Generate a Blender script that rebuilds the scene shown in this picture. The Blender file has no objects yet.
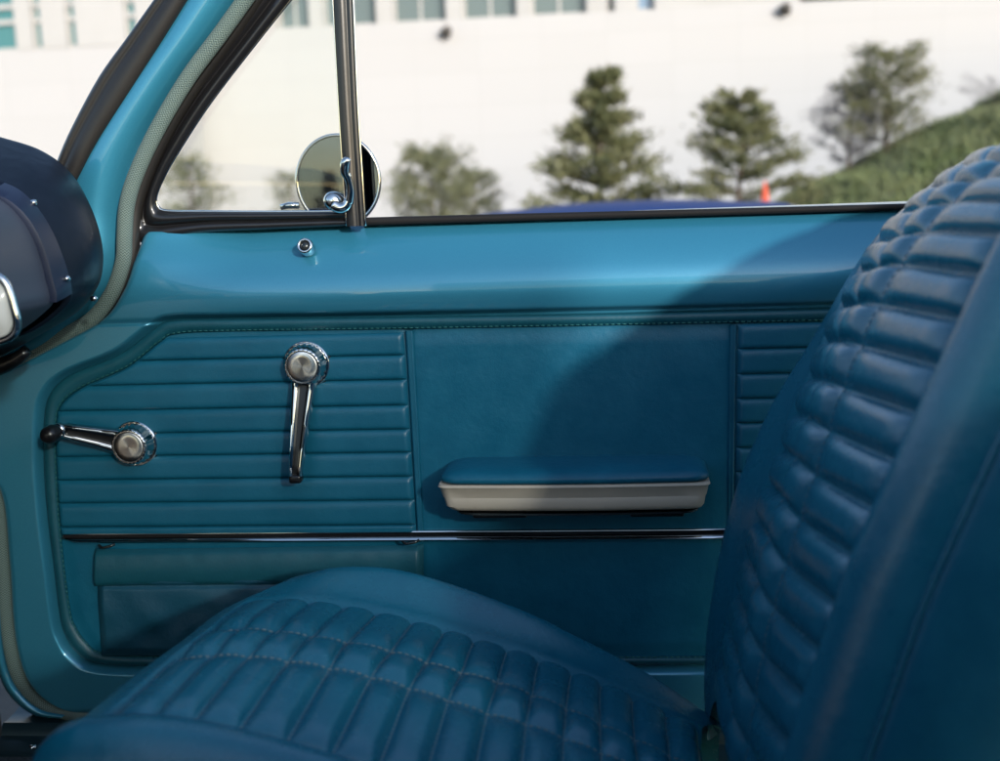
import bpy, math, random
import numpy as np
from mathutils import Vector, Matrix, Euler
random.seed(7); rng = np.random.default_rng(7)
SC = bpy.context.scene
COL = SC.collection
R = math.radians

# ------------------------------------------------------------------ camera
F = 1136.0                         # focal length in photo pixels (1000 wide)
CAM = np.array([0.0, -1.25, 1.0])  # eye; door inner plane is Y=0, ground near Z=0
ROT = (Matrix.Rotation(R(5.8), 3, 'Z') @ Matrix.Rotation(R(90-9.5), 3, 'X') @ Matrix.Rotation(R(-2.1), 3, 'Z'))
RN = np.array(ROT)
def P(px, py, Y):
    """photo point seen at car-frame depth Y -> world point(s)"""
    px, py, Y = np.broadcast_arrays(np.asarray(px, float), np.asarray(py, float), np.asarray(Y, float))
    d = np.stack([(px-500)/F, (380.5-py)/F, -np.ones_like(px)], -1) @ RN.T
    t = (Y-CAM[1])/d[..., 1]
    return CAM + d*t[..., None]
cam = bpy.data.cameras.new('camera'); camo = bpy.data.objects.new('camera', cam); COL.objects.link(camo)
camo.matrix_world = Matrix.Translation(CAM) @ ROT.to_4x4()
cam.sensor_width = 36; cam.lens = 36*F/1000; cam.clip_start = 0.02; cam.clip_end = 2000
cam.dof.use_dof = True; cam.dof.focus_distance = 1.27; cam.dof.aperture_fstop = 4.2
SC.camera = camo

# ------------------------------------------------------------------ materials
def mat(name, col, rough=.5, metal=0., coat=0., spec=.5, bump=(), var=None, trans=0., ior=1.45, aniso=0., coatr=.05, sheen=0.):
    m = bpy.data.materials.new(name); m.use_nodes = True
    n = m.node_tree.nodes; l = m.node_tree.links; b = n['Principled BSDF']
    b.inputs['Base Color'].default_value = (*col, 1)
    b.inputs['Roughness'].default_value = rough; b.inputs['Metallic'].default_value = metal
    b.inputs['Coat Weight'].default_value = coat; b.inputs['Coat Roughness'].default_value = coatr
    b.inputs['Specular IOR Level'].default_value = spec
    b.inputs['Transmission Weight'].default_value = trans; b.inputs['IOR'].default_value = ior
    b.inputs['Sheen Weight'].default_value = sheen
    tc = n.new('ShaderNodeTexCoord')
    if aniso:
        b.inputs['Anisotropic'].default_value = aniso
        tg = n.new('ShaderNodeTangent'); tg.direction_type = 'RADIAL'; tg.axis = 'Y'
        l.new(tg.outputs[0], b.inputs['Tangent'])
    prev = None
    for (kind, scale, strength, dist, *rest) in bump:
        st = rest[0] if rest else (1, 1, 1)
        mp = n.new('ShaderNodeMapping'); mp.inputs['Scale'].default_value = st
        l.new(tc.outputs['Object'], mp.inputs[0])
        if kind == 'noise':
            t = n.new('ShaderNodeTexNoise'); t.inputs['Scale'].default_value = scale; t.inputs['Detail'].default_value = 6; t.inputs['Roughness'].default_value = .6; o = t.outputs[0]
        elif kind == 'ridge':
            t = n.new('ShaderNodeTexNoise'); t.noise_type = 'RIDGED_MULTIFRACTAL'; t.inputs['Scale'].default_value = scale; t.inputs['Detail'].default_value = 3; o = t.outputs[0]
        else:
            t = n.new('ShaderNodeTexVoronoi'); t.feature = 'DISTANCE_TO_EDGE'; t.inputs['Scale'].default_value = scale
            cl = n.new('ShaderNodeMath'); cl.operation = 'MINIMUM'; cl.inputs[1].default_value = .12
            l.new(t.outputs['Distance'], cl.inputs[0]); o = cl.outputs[0]
        l.new(mp.outputs[0], t.inputs['Vector'])
        bp = n.new('ShaderNodeBump'); bp.inputs['Strength'].default_value = strength; bp.inputs['Distance'].default_value = dist
        l.new(o, bp.inputs['Height'])
        if prev: l.new(prev.outputs[0], bp.inputs['Normal'])
        prev = bp
    if prev: l.new(prev.outputs[0], b.inputs['Normal'])
    if var:                                   # (scale, other colour, low, high) mottling of the thing's own colour / roughness
        sc, c2, lo, hi = var[:4]
        t = n.new('ShaderNodeTexNoise'); t.inputs['Scale'].default_value = sc; t.inputs['Detail'].default_value = 8; t.inputs['Roughness'].default_value = .65
        l.new(tc.outputs['Object'], t.inputs['Vector'])
        cr = n.new('ShaderNodeValToRGB'); cr.color_ramp.elements[0].position = lo; cr.color_ramp.elements[1].position = hi
        cr.color_ramp.elements[0].color = (*col, 1); cr.color_ramp.elements[1].color = (*c2, 1)
        l.new(t.outputs[0], cr.inputs[0]); l.new(cr.outputs[0], b.inputs['Base Color'])
        if len(var) > 4:
            mr = n.new('ShaderNodeMapRange'); mr.inputs[3].default_value = rough-var[4]; mr.inputs[4].default_value = rough+var[4]
            mr.inputs[1].default_value = .3; mr.inputs[2].default_value = .7
            l.new(t.outputs[0], mr.inputs[0]); l.new(mr.outputs[0], b.inputs['Roughness'])
    return m
GRAIN = (('voro', 420, .35, .0008), ('noise', 190, .28, .0011))
M = {}
M['paint'] = mat('turquoise_paint', (.026, .185, .285), .36, .45, 1.0, bump=(('noise', 900, .02, .0003), ('noise', 14, .10, .003)), var=(1400, (.036, .225, .33), .35, .65))
M['vinyl'] = mat('blue_vinyl', (.0038, .083, .140), .38, spec=.36, bump=GRAIN+(('ridge', 22, .3, .003), ('ridge', 70, .2, .0014)), var=(26, (.005, .102, .166), .35, .7, .07), sheen=.0)
M['vinyl_rib'] = mat('blue_ribbed_vinyl', (.005, .080, .132), .36, spec=.4, bump=GRAIN+(('noise', 60, .12, .0012),), var=(18, (.007, .098, .158), .35, .7, .06), sheen=.0)
M['vinyl_seat'] = mat('blue_seat_vinyl', (.0045, .094, .152), .265, spec=.82, bump=(('voro', 480, .22, .0006), ('noise', 45, .28, .0024), ('noise', 210, .16, .0010), ('ridge', 34, .12, .0018)), var=(20, (.0065, .108, .170), .35, .7, .06))
M['teal'] = mat('teal_binding', (.004, .060, .086), .45, bump=GRAIN, var=(40, (.006, .074, .102), .35, .7))
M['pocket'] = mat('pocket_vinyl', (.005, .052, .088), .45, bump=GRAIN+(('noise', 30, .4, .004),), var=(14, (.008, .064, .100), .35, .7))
M['chrome'] = mat('chrome', (.60, .61, .61), .07, 1., bump=(('noise', 60, .03, .001),))
M['brushed'] = mat('spun_metal', (.62, .60, .56), .27, 1., aniso=.85)
M['darkmetal'] = mat('dark_steel', (.05, .055, .055), .25, .8)
M['black'] = mat('black_plastic', (.006, .006, .007), .28)
M['rubber'] = mat('black_rubber', (.012, .011, .010), .42, bump=(('noise', 120, .2, .001),))
M['frame'] = mat('black_frame_paint', (.008, .008, .009), .3, 0, .2, bump=(('noise', 30, .08, .002),))
M['beige'] = mat('beige_plastic', (.43, .36, .28), .5, bump=(('noise', 300, .08, .0005),), var=(30, (.40, .335, .26), .35, .7))
M['dash'] = mat('navy_dash_vinyl', (.0035, .007, .014), .38, spec=.22, bump=(('voro', 330, .35, .0008), ('ridge', 55, .35, .002)), var=(30, (.005, .009, .018), .35, .7))
M['dashpanel'] = mat('navy_dash_panel', (.04, .048, .07), .5, .0, bump=(('noise', 200, .05, .0005),))
M['bezel'] = mat('navy_bezel', (.005, .010, .030), .45)
M['thread'] = mat('pale_thread', (.10, .17, .20), .8)
M['threadtan'] = mat('tan_thread', (.17, .20, .20), .8)
M['threaddark'] = mat('teal_thread', (.012, .10, .10), .7)
M['carpet'] = mat('dark_carpet', (.02, .035, .045), .95, bump=(('noise', 500, 1, .004),), var=(300, (.05, .065, .075), .4, .7))
M['sillmetal'] = mat('sill_plate_metal', (.02, .045, .055), .35, .5, bump=(('noise', 80, .1, .001),))
M['headliner'] = mat('headliner', (.25, .30, .31), .8, bump=(('noise', 400, .2, .001),))
M['mirror'] = mat('mirror_silver', (.11, .15, .235), .01, 1.)
M['kick'] = mat('brown_kick_panel', (.045, .035, .03), .7)
def glassmat(name, tint):
    m = bpy.data.materials.new(name); m.use_nodes = True
    n = m.node_tree.nodes; l = m.node_tree.links; n.remove(n['Principled BSDF'])
    tr = n.new('ShaderNodeBsdfTransparent'); tr.inputs[0].default_value = tint
    gl = n.new('ShaderNodeBsdfGlossy'); gl.inputs['Roughness'].default_value = .01
    mx = n.new('ShaderNodeMixShader'); mx.inputs[0].default_value = .025; l.new(tr.outputs[0], mx.inputs[1]); l.new(gl.outputs[0], mx.inputs[2])
    l.new(mx.outputs[0], n['Material Output'].inputs[0]); return m
M['glass'] = glassmat('window_glass', (.955, .965, .95, 1)); M['tint'] = glassmat('sun_dimming_glass', (.54, .57, .565, 1))
def lacemat():                                # woven zig-zag cloth of the windlace (UV: u metres along, v around)
    m = mat('windlace_cloth', (.17, .215, .19), .9)
    n = m.node_tree.nodes; l = m.node_tree.links; b = n['Principled BSDF']
    uv = n.new('ShaderNodeUVMap'); sp = n.new('ShaderNodeSeparateXYZ'); l.new(uv.outputs[0], sp.inputs[0])
    def mth(op, a, c=None):
        q = n.new('ShaderNodeMath'); q.operation = op
        for i, v in enumerate((a, c)):
            if v is None: continue
            if isinstance(v, (int, float)): q.inputs[i].default_value = v
            else: l.new(v, q.inputs[i])
        return q.outputs[0]
    zz = mth('PINGPONG', mth('MULTIPLY', sp.outputs[1], 26.0), 1.0)
    ph = mth('ADD', mth('MULTIPLY', sp.outputs[0], 330.0), mth('MULTIPLY', zz, .9))
    s = mth('PINGPONG', ph, .5)
    s2 = mth('MULTIPLY', s, 2.0)
    cr = n.new('ShaderNodeValToRGB'); cr.color_ramp.elements[0].color = (.04, .068, .062, 1); cr.color_ramp.elements[1].color = (.145, .195, .175, 1)
    cr.color_ramp.elements[0].position = .2; cr.color_ramp.elements[1].position = .75
    l.new(s2, cr.inputs[0]); l.new(cr.outputs[0], b.inputs['Base Color'])
    bp = n.new('ShaderNodeBump'); bp.inputs['Strength'].default_value = .6; bp.inputs['Distance'].default_value = .001
    l.new(s2, bp.inputs['Height']); l.new(bp.outputs[0], b.inputs['Normal']); return m
M['lace'] = lacemat()

# ------------------------------------------------------------------ mesh helpers
EMPTY_INV = {}
def link(o, parent=None):
    COL.objects.link(o)
    if parent is not None:
        o.parent = parent
        if parent.type == 'EMPTY': o.matrix_parent_inverse = EMPTY_INV[parent.name]
    return o
def thing(name, loc, label, cat, group=None):
    o = bpy.data.objects.new(name, None); COL.objects.link(o); o.location = loc; o.empty_display_size = .1
    EMPTY_INV[o.name] = Matrix.Translation(Vector(loc)).inverted()
    o['label'] = label; o['category'] = cat
    if group: o['group'] = group
    return o
class MB:
    def __init__(s): s.v = []; s.f = []; s.mi = []; s.uv = []; s.n = 0
    def add(s, verts, faces, mi=0, uv=None):
        verts = np.asarray(verts, float).reshape(-1, 3)
        s.v.append(verts); s.uv.append(np.zeros((len(verts), 2)) if uv is None else np.asarray(uv, float).reshape(-1, 2))
        for f in faces: s.f.append(tuple(int(i)+s.n for i in f)); s.mi.append(mi)
        s.n += len(verts)
    def grid(s, G, mi=0, uv=None, closeu=False, closev=False, flip=False):
        n, m = G.shape[:2]; fs = []
        for i in range(n if closeu else n-1):
            for j in range(m if closev else m-1):
                a, b, c, d = i*m+j, ((i+1) % n)*m+j, ((i+1) % n)*m+(j+1) % m, i*m+(j+1) % m
                fs.append((a, d, c, b) if flip else (a, b, c, d))
        s.add(G, fs, mi, uv)
    def tube(s, pts, r, k=8, mi=0, caps=True, close=False):
        pts = np.asarray(pts, float); n = len(pts)
        if np.isscalar(r): r = np.full(n, r)
        tg = np.gradient(pts, axis=0) if not close else (np.roll(pts, -1, 0)-np.roll(pts, 1, 0))
        tg /= np.linalg.norm(tg, axis=1)[:, None]+1e-12
        up = np.array([0, 0, 1.]) if abs(tg[0][2]) < .9 else np.array([0, 1., 0])
        G = np.zeros((n, k, 3)); U = np.zeros((n, k, 2)); L = np.concatenate([[0], np.cumsum(np.linalg.norm(np.diff(pts, axis=0), axis=1))])
        a = np.cross(tg[0], up); a /= np.linalg.norm(a)
        for i in range(n):
            a = a-tg[i]*np.dot(a, tg[i]); a /= np.linalg.norm(a); b = np.cross(tg[i], a)
            th = np.arange(k)/k*2*math.pi
            G[i] = pts[i]+r[i]*(np.cos(th)[:, None]*a+np.sin(th)[:, None]*b)
            U[i, :, 0] = L[i]; U[i, :, 1] = np.arange(k)/k
        base = s.n; s.grid(G, mi, U, closeu=close, closev=True)
        if caps and not close:
            s.f.append(tuple(base+i for i in range(k))[::1]); s.mi.append(mi)
            s.f.append(tuple(base+(n-1)*k+i for i in range(k))[::-1]); s.mi.append(mi)
    def lathe(s, c, axis, prof, k=40, mi=0):
        c = np.asarray(c, float); axis = np.asarray(axis, float); axis /= np.linalg.norm(axis)
        a = np.cross(axis, [0, 0, 1.]); a = a if np.linalg.norm(a) > .1 else np.cross(axis, [1., 0, 0]); a /= np.linalg.norm(a); b = np.cross(axis, a)
        th = np.arange(k)/k*2*math.pi
        G = np.array([[c+axis*h+r*(math.cos(t)*a+math.sin(t)*b) for t in th] for r, h in prof])
        s.grid(G, mi, closev=True)
    def box(s, lo, hi, mi=0):
        x0, y0, z0 = lo; x1, y1, z1 = hi
        s.add([(x0,y0,z0),(x1,y0,z0),(x1,y1,z0),(x0,y1,z0),(x0,y0,z1),(x1,y0,z1),(x1,y1,z1),(x0,y1,z1)],
              [(0,3,2,1),(4,5,6,7),(0,1,5,4),(1,2,6,5),(2,3,7,6),(3,0,4,7)], mi)
    def build(s, name, mats, parent=None, smooth=True, bevel=0, sharp=None):
        me = bpy.data.meshes.new(name); v = np.concatenate(s.v)
        me.from_pydata(v.tolist(), [], s.f); me.update()
        for m in (mats if isinstance(mats, (list, tuple)) else [mats]): me.materials.append(m)
        me.polygons.foreach_set('material_index', s.mi)
        me.polygons.foreach_set('use_smooth', [smooth]*len(s.f))
        U = np.concatenate(s.uv); lay = me.uv_layers.new(name='uv')
        li = np.zeros(len(me.loops), int); me.loops.foreach_get('vertex_index', li)
        lay.data.foreach_set('uv', U[li].ravel())
        import bmesh
        bm = bmesh.new(); bm.from_mesh(me); bmesh.ops.recalc_face_normals(bm, faces=bm.faces); bm.to_mesh(me); bm.free()
        if sharp: me.set_sharp_from_angle(angle=R(sharp))
        o = bpy.data.objects.new(name, me); link(o, parent)
        if bevel:
            bv = o.modifiers.new('bevel', 'BEVEL'); bv.width = bevel; bv.segments = 3; bv.limit_method = 'ANGLE'; bv.angle_limit = R(40)
        return o
def cr(pts, t):
    """Catmull-Rom through pts (k,...) at parameters t in 0..k-1"""
    p = np.asarray(pts, float); k = len(p); t = np.clip(np.asarray(t, float), 0, k-1-1e-9)
    i = np.floor(t).astype(int); u = (t-i).reshape((-1,)+(1,)*(p.ndim-1))
    q = np.concatenate([[2*p[0]-p[1]], p, [2*p[-1]-p[-2]]])
    p0, p1, p2, p3 = q[i], q[i+1], q[i+2], q[i+3]
    return .5*((2*p1)+(-p0+p2)*u+(2*p0-5*p1+4*p2-p3)*u*u+(-p0+3*p1-3*p2+p3)*u**3)
def smooth_poly(pts, n):
    """resample a control polyline evenly by length"""
    q = cr(pts, np.linspace(0, len(pts)-1, 400)); d = np.concatenate([[0], np.cumsum(np.linalg.norm(np.diff(q, axis=0), axis=1))])
    s = np.linspace(0, d[-1], n); return np.stack([np.interp(s, d, q[:, i]) for i in range(q.shape[1])], -1)
def ribbon(name, A, B, prof, m, Y=0., n=120, parent=None, both=False):
    t = np.linspace(0, len(A)-1, n); a = cr(A, t); b = cr(B, t)
    Yv = Y if np.isscalar(Y) else np.interp(np.linspace(0, 1, n), np.linspace(0, 1, len(Y)), Y)
    G = np.stack([P(a[:, 0]+(b[:, 0]-a[:, 0])*tt, a[:, 1]+(b[:, 1]-a[:, 1])*tt, Yv-off) for tt, off in prof], 1)
    U = np.zeros(G.shape[:2]+(2,)); mb = MB(); mb.grid(G, 0, U)
    return mb.build(name, m, parent)
def dashes(mb, pts, ln, gap, r, mi=0):
    d = np.concatenate([[0], np.cumsum(np.linalg.norm(np.diff(pts, axis=0), axis=1))]); s = 0
    while s+ln < d[-1]:
        q = np.array([[np.interp(s+ln*f, d, pts[:, i]) for i in range(3)] for f in (0, .15, .5, .85, 1)])
        mb.tube(q, np.array([.4, 1, 1, 1, .4])*r, 5, mi); s += ln+gap
def polysd(px, pz, poly):
    """signed distance (outside positive) of points to closed polygon"""
    x = px.ravel(); z = pz.ravel(); best = np.full(x.shape, 1e9); ins = np.zeros(x.shape, bool)
    for i in range(len(poly)):
        a = poly[i]; b = poly[(i+1) % len(poly)]; e = b-a; L = (e**2).sum()+1e-15
        t = np.clip(((x-a[0])*e[0]+(z-a[1])*e[1])/L, 0, 1)
        best = np.minimum(best, (x-a[0]-t*e[0])**2+(z-a[1]-t*e[1])**2)
        c = ((a[1] > z) != (b[1] > z)) & (x < (b[0]-a[0])*(z-a[1])/(b[1]-a[1]+1e-15)+a[0]); ins ^= c
    s = np.sqrt(best); return np.where(ins, -s, s).reshape(px.shape)
def sst(x): x = np.clip(x, 0, 1); return x*x*(3-2*x)

# ================================================================== THE CAR
car = thing('car', (0, -.6, 0.2), 'vintage car with turquoise paint and quilted blue vinyl seats, seen from inside', 'car')

# ---- door shell (painted) ----
outer_px = [(860,308),(640,313),(420,316.5),(230,319),(172,320.5),(154,329),(120,354),(70,375),(50,394),(44,420),(44,470),(48,520),(53,560),(60,617),(66,637),(76,652),(96,663),(152,666),(300,666),(500,665.5),(720,664.5)]
inner_px = [(860,320.5),(640,325),(420,329),(235,331.5),(178,334),(160,342),(128,367),(82,388),(62,404),(56.5,424),(57,470),(60,520),(64,560),(71,612),(77,628),(86,641),(102,652),(154,656),(300,656.5),(500,656.5),(720,656)]
OUT = P(*np.array(outer_px).T, 0.)[:, [0, 2]]
outpoly = cr(OUT, np.linspace(0, len(OUT)-1, 160)); outpoly = np.concatenate([outpoly, [[.62, outpoly[-1][1]], [.62, outpoly[0][1]]]])
edge_px = [(138,224),(134,236),(131,262),(124,290),(104,318),(60,343),(20,363),(-25,388),(-42,420),(-30,455),(0,490),(9,560),(14,630),(24,672),(42,696),(70,710),(110,716)]
EDGE = P(*np.array(edge_px).T, 0.)[:, [0, 2]]
ecr = cr(EDGE, np.linspace(0, len(EDGE)-1, 300))
ztop = P(500, 216, .03)[2]; zbot = P(300, 716, 0.)[2]; zsb = P(500, 314, 0.)[2]
print('Z checks: sill', P(160,233,.03)[2], P(880,209,.03)[2], 'panel top', P(230,320,0)[2], P(820,309,0)[2], 'chrome', P(70,540,0)[2], P(710,532,0)[2], 'bottom', P(100,664,0)[2], P(690,663,0)[2])
nz, nx = 380, 560
zs = np.linspace(zbot, ztop, nz)
order = np.argsort(ecr[:, 1]); xl = np.interp(zs, ecr[order, 1], ecr[order, 0])
XR = .60
uu = np.linspace(0, 1, nx); uu = .5*uu+.5*uu**1.6
X = xl[:, None]+(XR-xl[:, None])*uu[None]; Z = np.repeat(zs[:, None], nx, 1)
sd = polysd(X, Z, outpoly)
def sillprof(t):   # t: 0 top .. 1 at shelf bottom ; offset toward cabin
    c = np.clip(t, 0, 1); o = .020-.070*(1-c)**2.3-.012*np.clip((c-.5)/.5, 0, 1)**2-.022*np.clip(1-c/.05, 0, 1)**2
    return o-.010*np.clip((c-.93)/.07, 0, 1)**2
t = (ztop-Z)/(ztop-zsb)
off = np.where(t < 1, sillprof(t), .009)
frontfade = sst((X-X.min())/.9)             # the shelf flattens toward the hinge
off = np.where(t < 1, off*(.45+.55*sst((X-P(150,300,0)[0])/.12)) + .009*(1-sst((X-P(150,300,0)[0])/.12))*.55*sst((t-.1)/.3), off)
lip = sst((sd+.002)/.011); off = np.where(sd < .012, (off+.006)*lip-.006, off)
er = np.clip((X-xl[:, None])/.012, 0, 1); off = off-.014*(1-np.sqrt(1-(1-er)**2))
bo = np.clip((Z-zbot)/.012, 0, 1); off = off-.014*(1-np.sqrt(1-(1-bo)**2))
G = np.stack([X, -off, Z], -1)
mb = MB(); mb.grid(G)
door = mb.build('door', M['paint'], car)

# ---- trim panel, border, ribs ----
t_ = np.linspace(0, len(outer_px)-1, 420); oA = cr(outer_px, t_); iA = cr(inner_px, t_)
IN = P(*iA.T, 0.)[:, [0, 2]]
ip = np.concatenate([IN, [[.6, IN[-1][1]], [.6, IN[0][1]]]])
nz2, nx2 = 260, 360
z0p, z1p = P(300,660,0)[2], P(600,321,0)[2]
ps = P(*((oA+iA)/2).T, 0.)[:, [0, 2]]
iz = IN[:, 1]; zs2 = np.linspace(z0p, z1p, nz2)
lefthalf = ps[ps[:, 0] < P(600,400,0)[0]]
o2 = np.argsort(lefthalf[:, 1]); xl2 = np.interp(zs2, lefthalf[o2, 1], lefthalf[o2, 0])
X2 = xl2[:, None]+(.58-xl2[:, None])*np.linspace(0, 1, nx2)[None]; Z2 = np.repeat(zs2[:, None], nx2, 1)
def vnoise(x, z, s, seed=0):
    r = np.random.default_rng(seed); a = 0
    for k in range(5):
        w = r.normal(size=2)*s; a = a+np.sin(x*w[0]+z*w[1]+r.uniform(0, 6.28))
    return a/5
off2 = .001+.0022*sst(-polysd(X2, Z2, ip)/.02)+.0007*vnoise(X2, Z2, 22, 3)+.0004*vnoise(X2, Z2, 60, 4)
xs1, xs2 = P(411,400,0)[0], P(734,400,0)[0]
off2 -= .0022*np.exp(-((X2-xs1)/.006)**2)+.002*np.exp(-((X2-xs2)/.005)**2)
mb = MB(); mb.grid(np.stack([X2, -off2, Z2], -1)); mb.build('trim_panel', M['vinyl'], door)
ribbon('panel_border', outer_px, inner_px, [(0,-.004),(.02,.0035),(.15,.0062),(.4,.0075),(.65,.0066),(.85,.0045),(1.0,.0022),(1.03,-.001)], M['teal'], 0., 320, door)
mb = MB(); st = iA+(oA-iA)*.10
dashes(mb, P(*st.T, -.0045), .0042, .0022, .0007); mb.build('border_stitching', M['threaddark'], door)

def ribs(name, ylines, xlfun, xr_px, ytop, ybot, slope, x_ref):
    """ylines: groove rows (photo y at x_ref); rows run along the car"""
    rows = [ytop]+ylines+[ybot]; mb = MB(); n = 26; Gs = []
    for a, b in zip(rows[:-1], rows[1:]):
        for j in range(n):
            q = .5-.5*math.cos(math.pi*j/(n-1)); za = P(x_ref, a, 0.)[2]; zb = P(x_ref, b, 0.)[2]; z = za+(zb-za)*q
            u_ = q/.66 if q < .66 else (1-q)/.34; h = .0002+.0048*max(0, 1-(1-u_)**(6.0 if q < .66 else 5.0))**.8
            Gs.append((z, h))
    zc = np.array([g[0] for g in Gs]); hc = np.array([g[1] for g in Gs]); nx = 160
    xl = np.array([xlfun(z) for z in zc]); xr = np.array([xr_px(z) for z in zc])
    w = np.linspace(0, 1, nx); X = xl[:, None]+(xr-xl)[:, None]*w
    e = np.minimum(X-xl[:, None], xr[:, None]-X); ef = np.sqrt(np.clip(e/.005, 0, 1))
    H = .0015+hc[:, None]*ef+.0006*vnoise(X, zc[:, None]*np.ones_like(X), 35, 5)*ef
    mb.grid(np.stack([X, -(H+.0018), zc[:, None]*np.ones_like(X)], -1))
    return mb.build(name, M['vinyl_rib'], door)
inl = IN[(IN[:, 0] < P(420,330,0)[0])]; oi = np.argsort(inl[:, 1])
xlf = lambda z: np.interp(z, inl[oi, 1], inl[oi, 0])+.0015
linx = lambda pts: (lambda z: np.interp(z, [p[2] for p in pts[::-1]], [p[0] for p in pts[::-1]]))
ribs('ribbed_insert', [354.5,379,404.5,428.5,451.5,475.5,499,523.5], xlf, linx([P(404,331,0), P(417,534,0)]), 332, 531, 0, 400)
ribs('ribbed_insert', [348,373,397.5,422,446.5,471,495,519], linx([P(738,324,0), P(735,528,0)]), lambda z: .5, 323.5, 526, 0, 760)
# raised vertical welts beside the ribbed inserts
ribbon('seam_welt', [(405,331),(411,430),(417,532)], [(413.5,331),(419,430),(424,532)], [(0,0),(.1,.005),(.3,.0062),(.5,.0045),(.7,.0062),(.9,.005),(1,0)], M['vinyl_rib'], 0, 30, door)
ribbon('seam_welt', [(729.5,325),(728,430),(727,530)], [(737,325),(735.5,430),(734,530)], [(0,0),(.1,.0045),(.3,.0056),(.5,.004),(.7,.0056),(.9,.0045),(1,0)], M['vinyl_rib'], 0, 30, door)
# bright moulding under the inserts
def extr(name, m, x0, x1, prof, parent, n=40, taper=.01):
    xs = np.linspace(x0, x1, n); G = np.zeros((n, len(prof), 3)); zc = np.mean([p[1] for p in prof])
    for i, x in enumerate(xs):
        k = 1 if taper == 0 else min(1, max(.35, (x-x0)/taper+.35)) * min(1, max(.5, (x1-x)/taper+.5))
        for j, (o, z) in enumerate(prof): G[i, j] = (x, -o*k, zc+(z-zc)*k)
    mb = MB(); mb.grid(G, closev=True); base = 0
    mb.f.append(tuple(range(len(prof)))); mb.mi.append(0); mb.f.append(tuple((n-1)*len(prof)+i for i in range(len(prof)))[::-1]); mb.mi.append(0)
    return mb.build(name, m, parent, sharp=50)
zc1 = P(400, 530.5, -.006)[2]; zc2 = P(400, 541.5, -.006)[2]; xa = P(63,540,0)[0]; xb = P(748,532,0)[0]; hh = zc1-zc2
extr('moulding', M['chrome'], xa, xb, [(0,zc1),(.0065,zc1-.0002),(.0075,zc1-.08*hh),(.0075,zc1-.15*hh),(.0055,zc1-.2*hh),(.005,zc1-.45*hh),(.006,zc1-.5*hh),(.0085,zc1-.54*hh),(.0105,zc1-.61*hh),(.0113,zc1-.72*hh),(.0105,zc1-.84*hh),(.0085,zc1-.93*hh),(.006,zc2),(0,zc2)], door)
extr('moulding_inlay', M['black'], xa+.004, xb-.001, [(0.004,zc1-.19*hh),(.0064,zc1-.2*hh),(.0064,zc1-.47*hh),(.004,zc1-.48*hh)], door, 8, 0)

# ---- map pocket ----
def pocket():
    nz, nx = 90, 200
    W = np.linspace(0, 1, nx)[None]; V = np.linspace(0, 1, nz)[:, None]
    px = 99+(424-99)*W+4*V*(1-W); py = 549+(655-549)*V-3.5*W*(1-V)
    p0 = P(px, py, 0.)
    e = np.minimum(np.minimum(px-px.min(1, keepdims=True), px.max(1, keepdims=True)-px)/10, (655-py)/12); e = np.sqrt(np.clip(e, 0, 1))
    sag = .010+.009*np.exp(-((V-.45)/.4)**2)
    wr = .0028*np.sin(W*34+V*6+1.3*np.sin(V*9))*np.exp(-((W-.45)/.35)**2)*np.clip(V-.25, 0, 1)*1.6+.0016*vnoise(p0[..., 0], p0[..., 2], 70, 8)
    cre = -.003*np.exp(-(((V-.30)/.018)**2))
    off = .003+(sag+wr+cre)*e
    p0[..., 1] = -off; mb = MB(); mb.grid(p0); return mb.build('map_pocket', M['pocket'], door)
pk = pocket()
mb = MB(); W = np.linspace(0, 1, 160); prof = [(-.06,.012),(0,.0185),(.1,.0212),(.5,.022),(.85,.0212),(1,.0185),(1.04,.012)]
G = np.zeros((160, len(prof), 3))
for j, (q, o) in enumerate(prof):
    px = 98+(424.5-98)*W; y0 = 548-4*W; y1 = 580.5-4*W
    k = np.clip(np.minimum(W, 1-W)/.01, .5, 1)
    G[:, j] = P(px, y0+(y1-y0)*q, 0.); G[:, j, 1] = -(o*k+.0012*vnoise(px/300., np.full_like(px, q*.2), 40, 11))
mb.grid(G); mb.build('pocket_band', M['teal'], door)
mb = MB(); dashes(mb, P(103+318*W, 581.5-4*W, -.0195), .003, .0022, .0005); mb.build('pocket_stitching', M['threaddark'], door)
for px, py in ((106,546.5),(410,542.5)):
    mb = MB(); c = P(px, py, -.020); a = [(-.009,.0,.002),(-.004,-.002,-.001),(0,-.003,0),(.006,-.002,.001),(.011,0,.003)]
    mb.tube(c+np.array(a), .0016, 8); mb.build('pocket_clip', M['darkmetal'], door)

# ---- lock ferrule + sill seal ----
mb = MB(); c = P(305,246,-.004); ax = (0,-1,.35)
mb.lathe(c, ax, [(.009,-.012),(.009,.0),(.0085,.0022),(.007,.003),(.0058,.0022),(.005,0),(.0045,-.002)], 28)
mb.build('lock_ferrule', M['chrome'], door)
mb = MB(); mb.lathe(c, ax, [(.0048,-.002),(.0046,.0015),(.003,.0028),(0.0005,.003)], 20); mb.build('lock_button', M['darkmetal'], door)
ribbon('window_seal', [(364,217.5),(560,212.5),(760,207.5),(960,202)], [(364,225.5),(560,219.8),(760,214.2),(960,208)], [(0,-.02),(.05,0),(.3,.004),(.7,.004),(1,.001),(1.05,-.012)], mat('felt_strip', (.012,.011,.011), .75, spec=.2), .030, 40, door)

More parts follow.
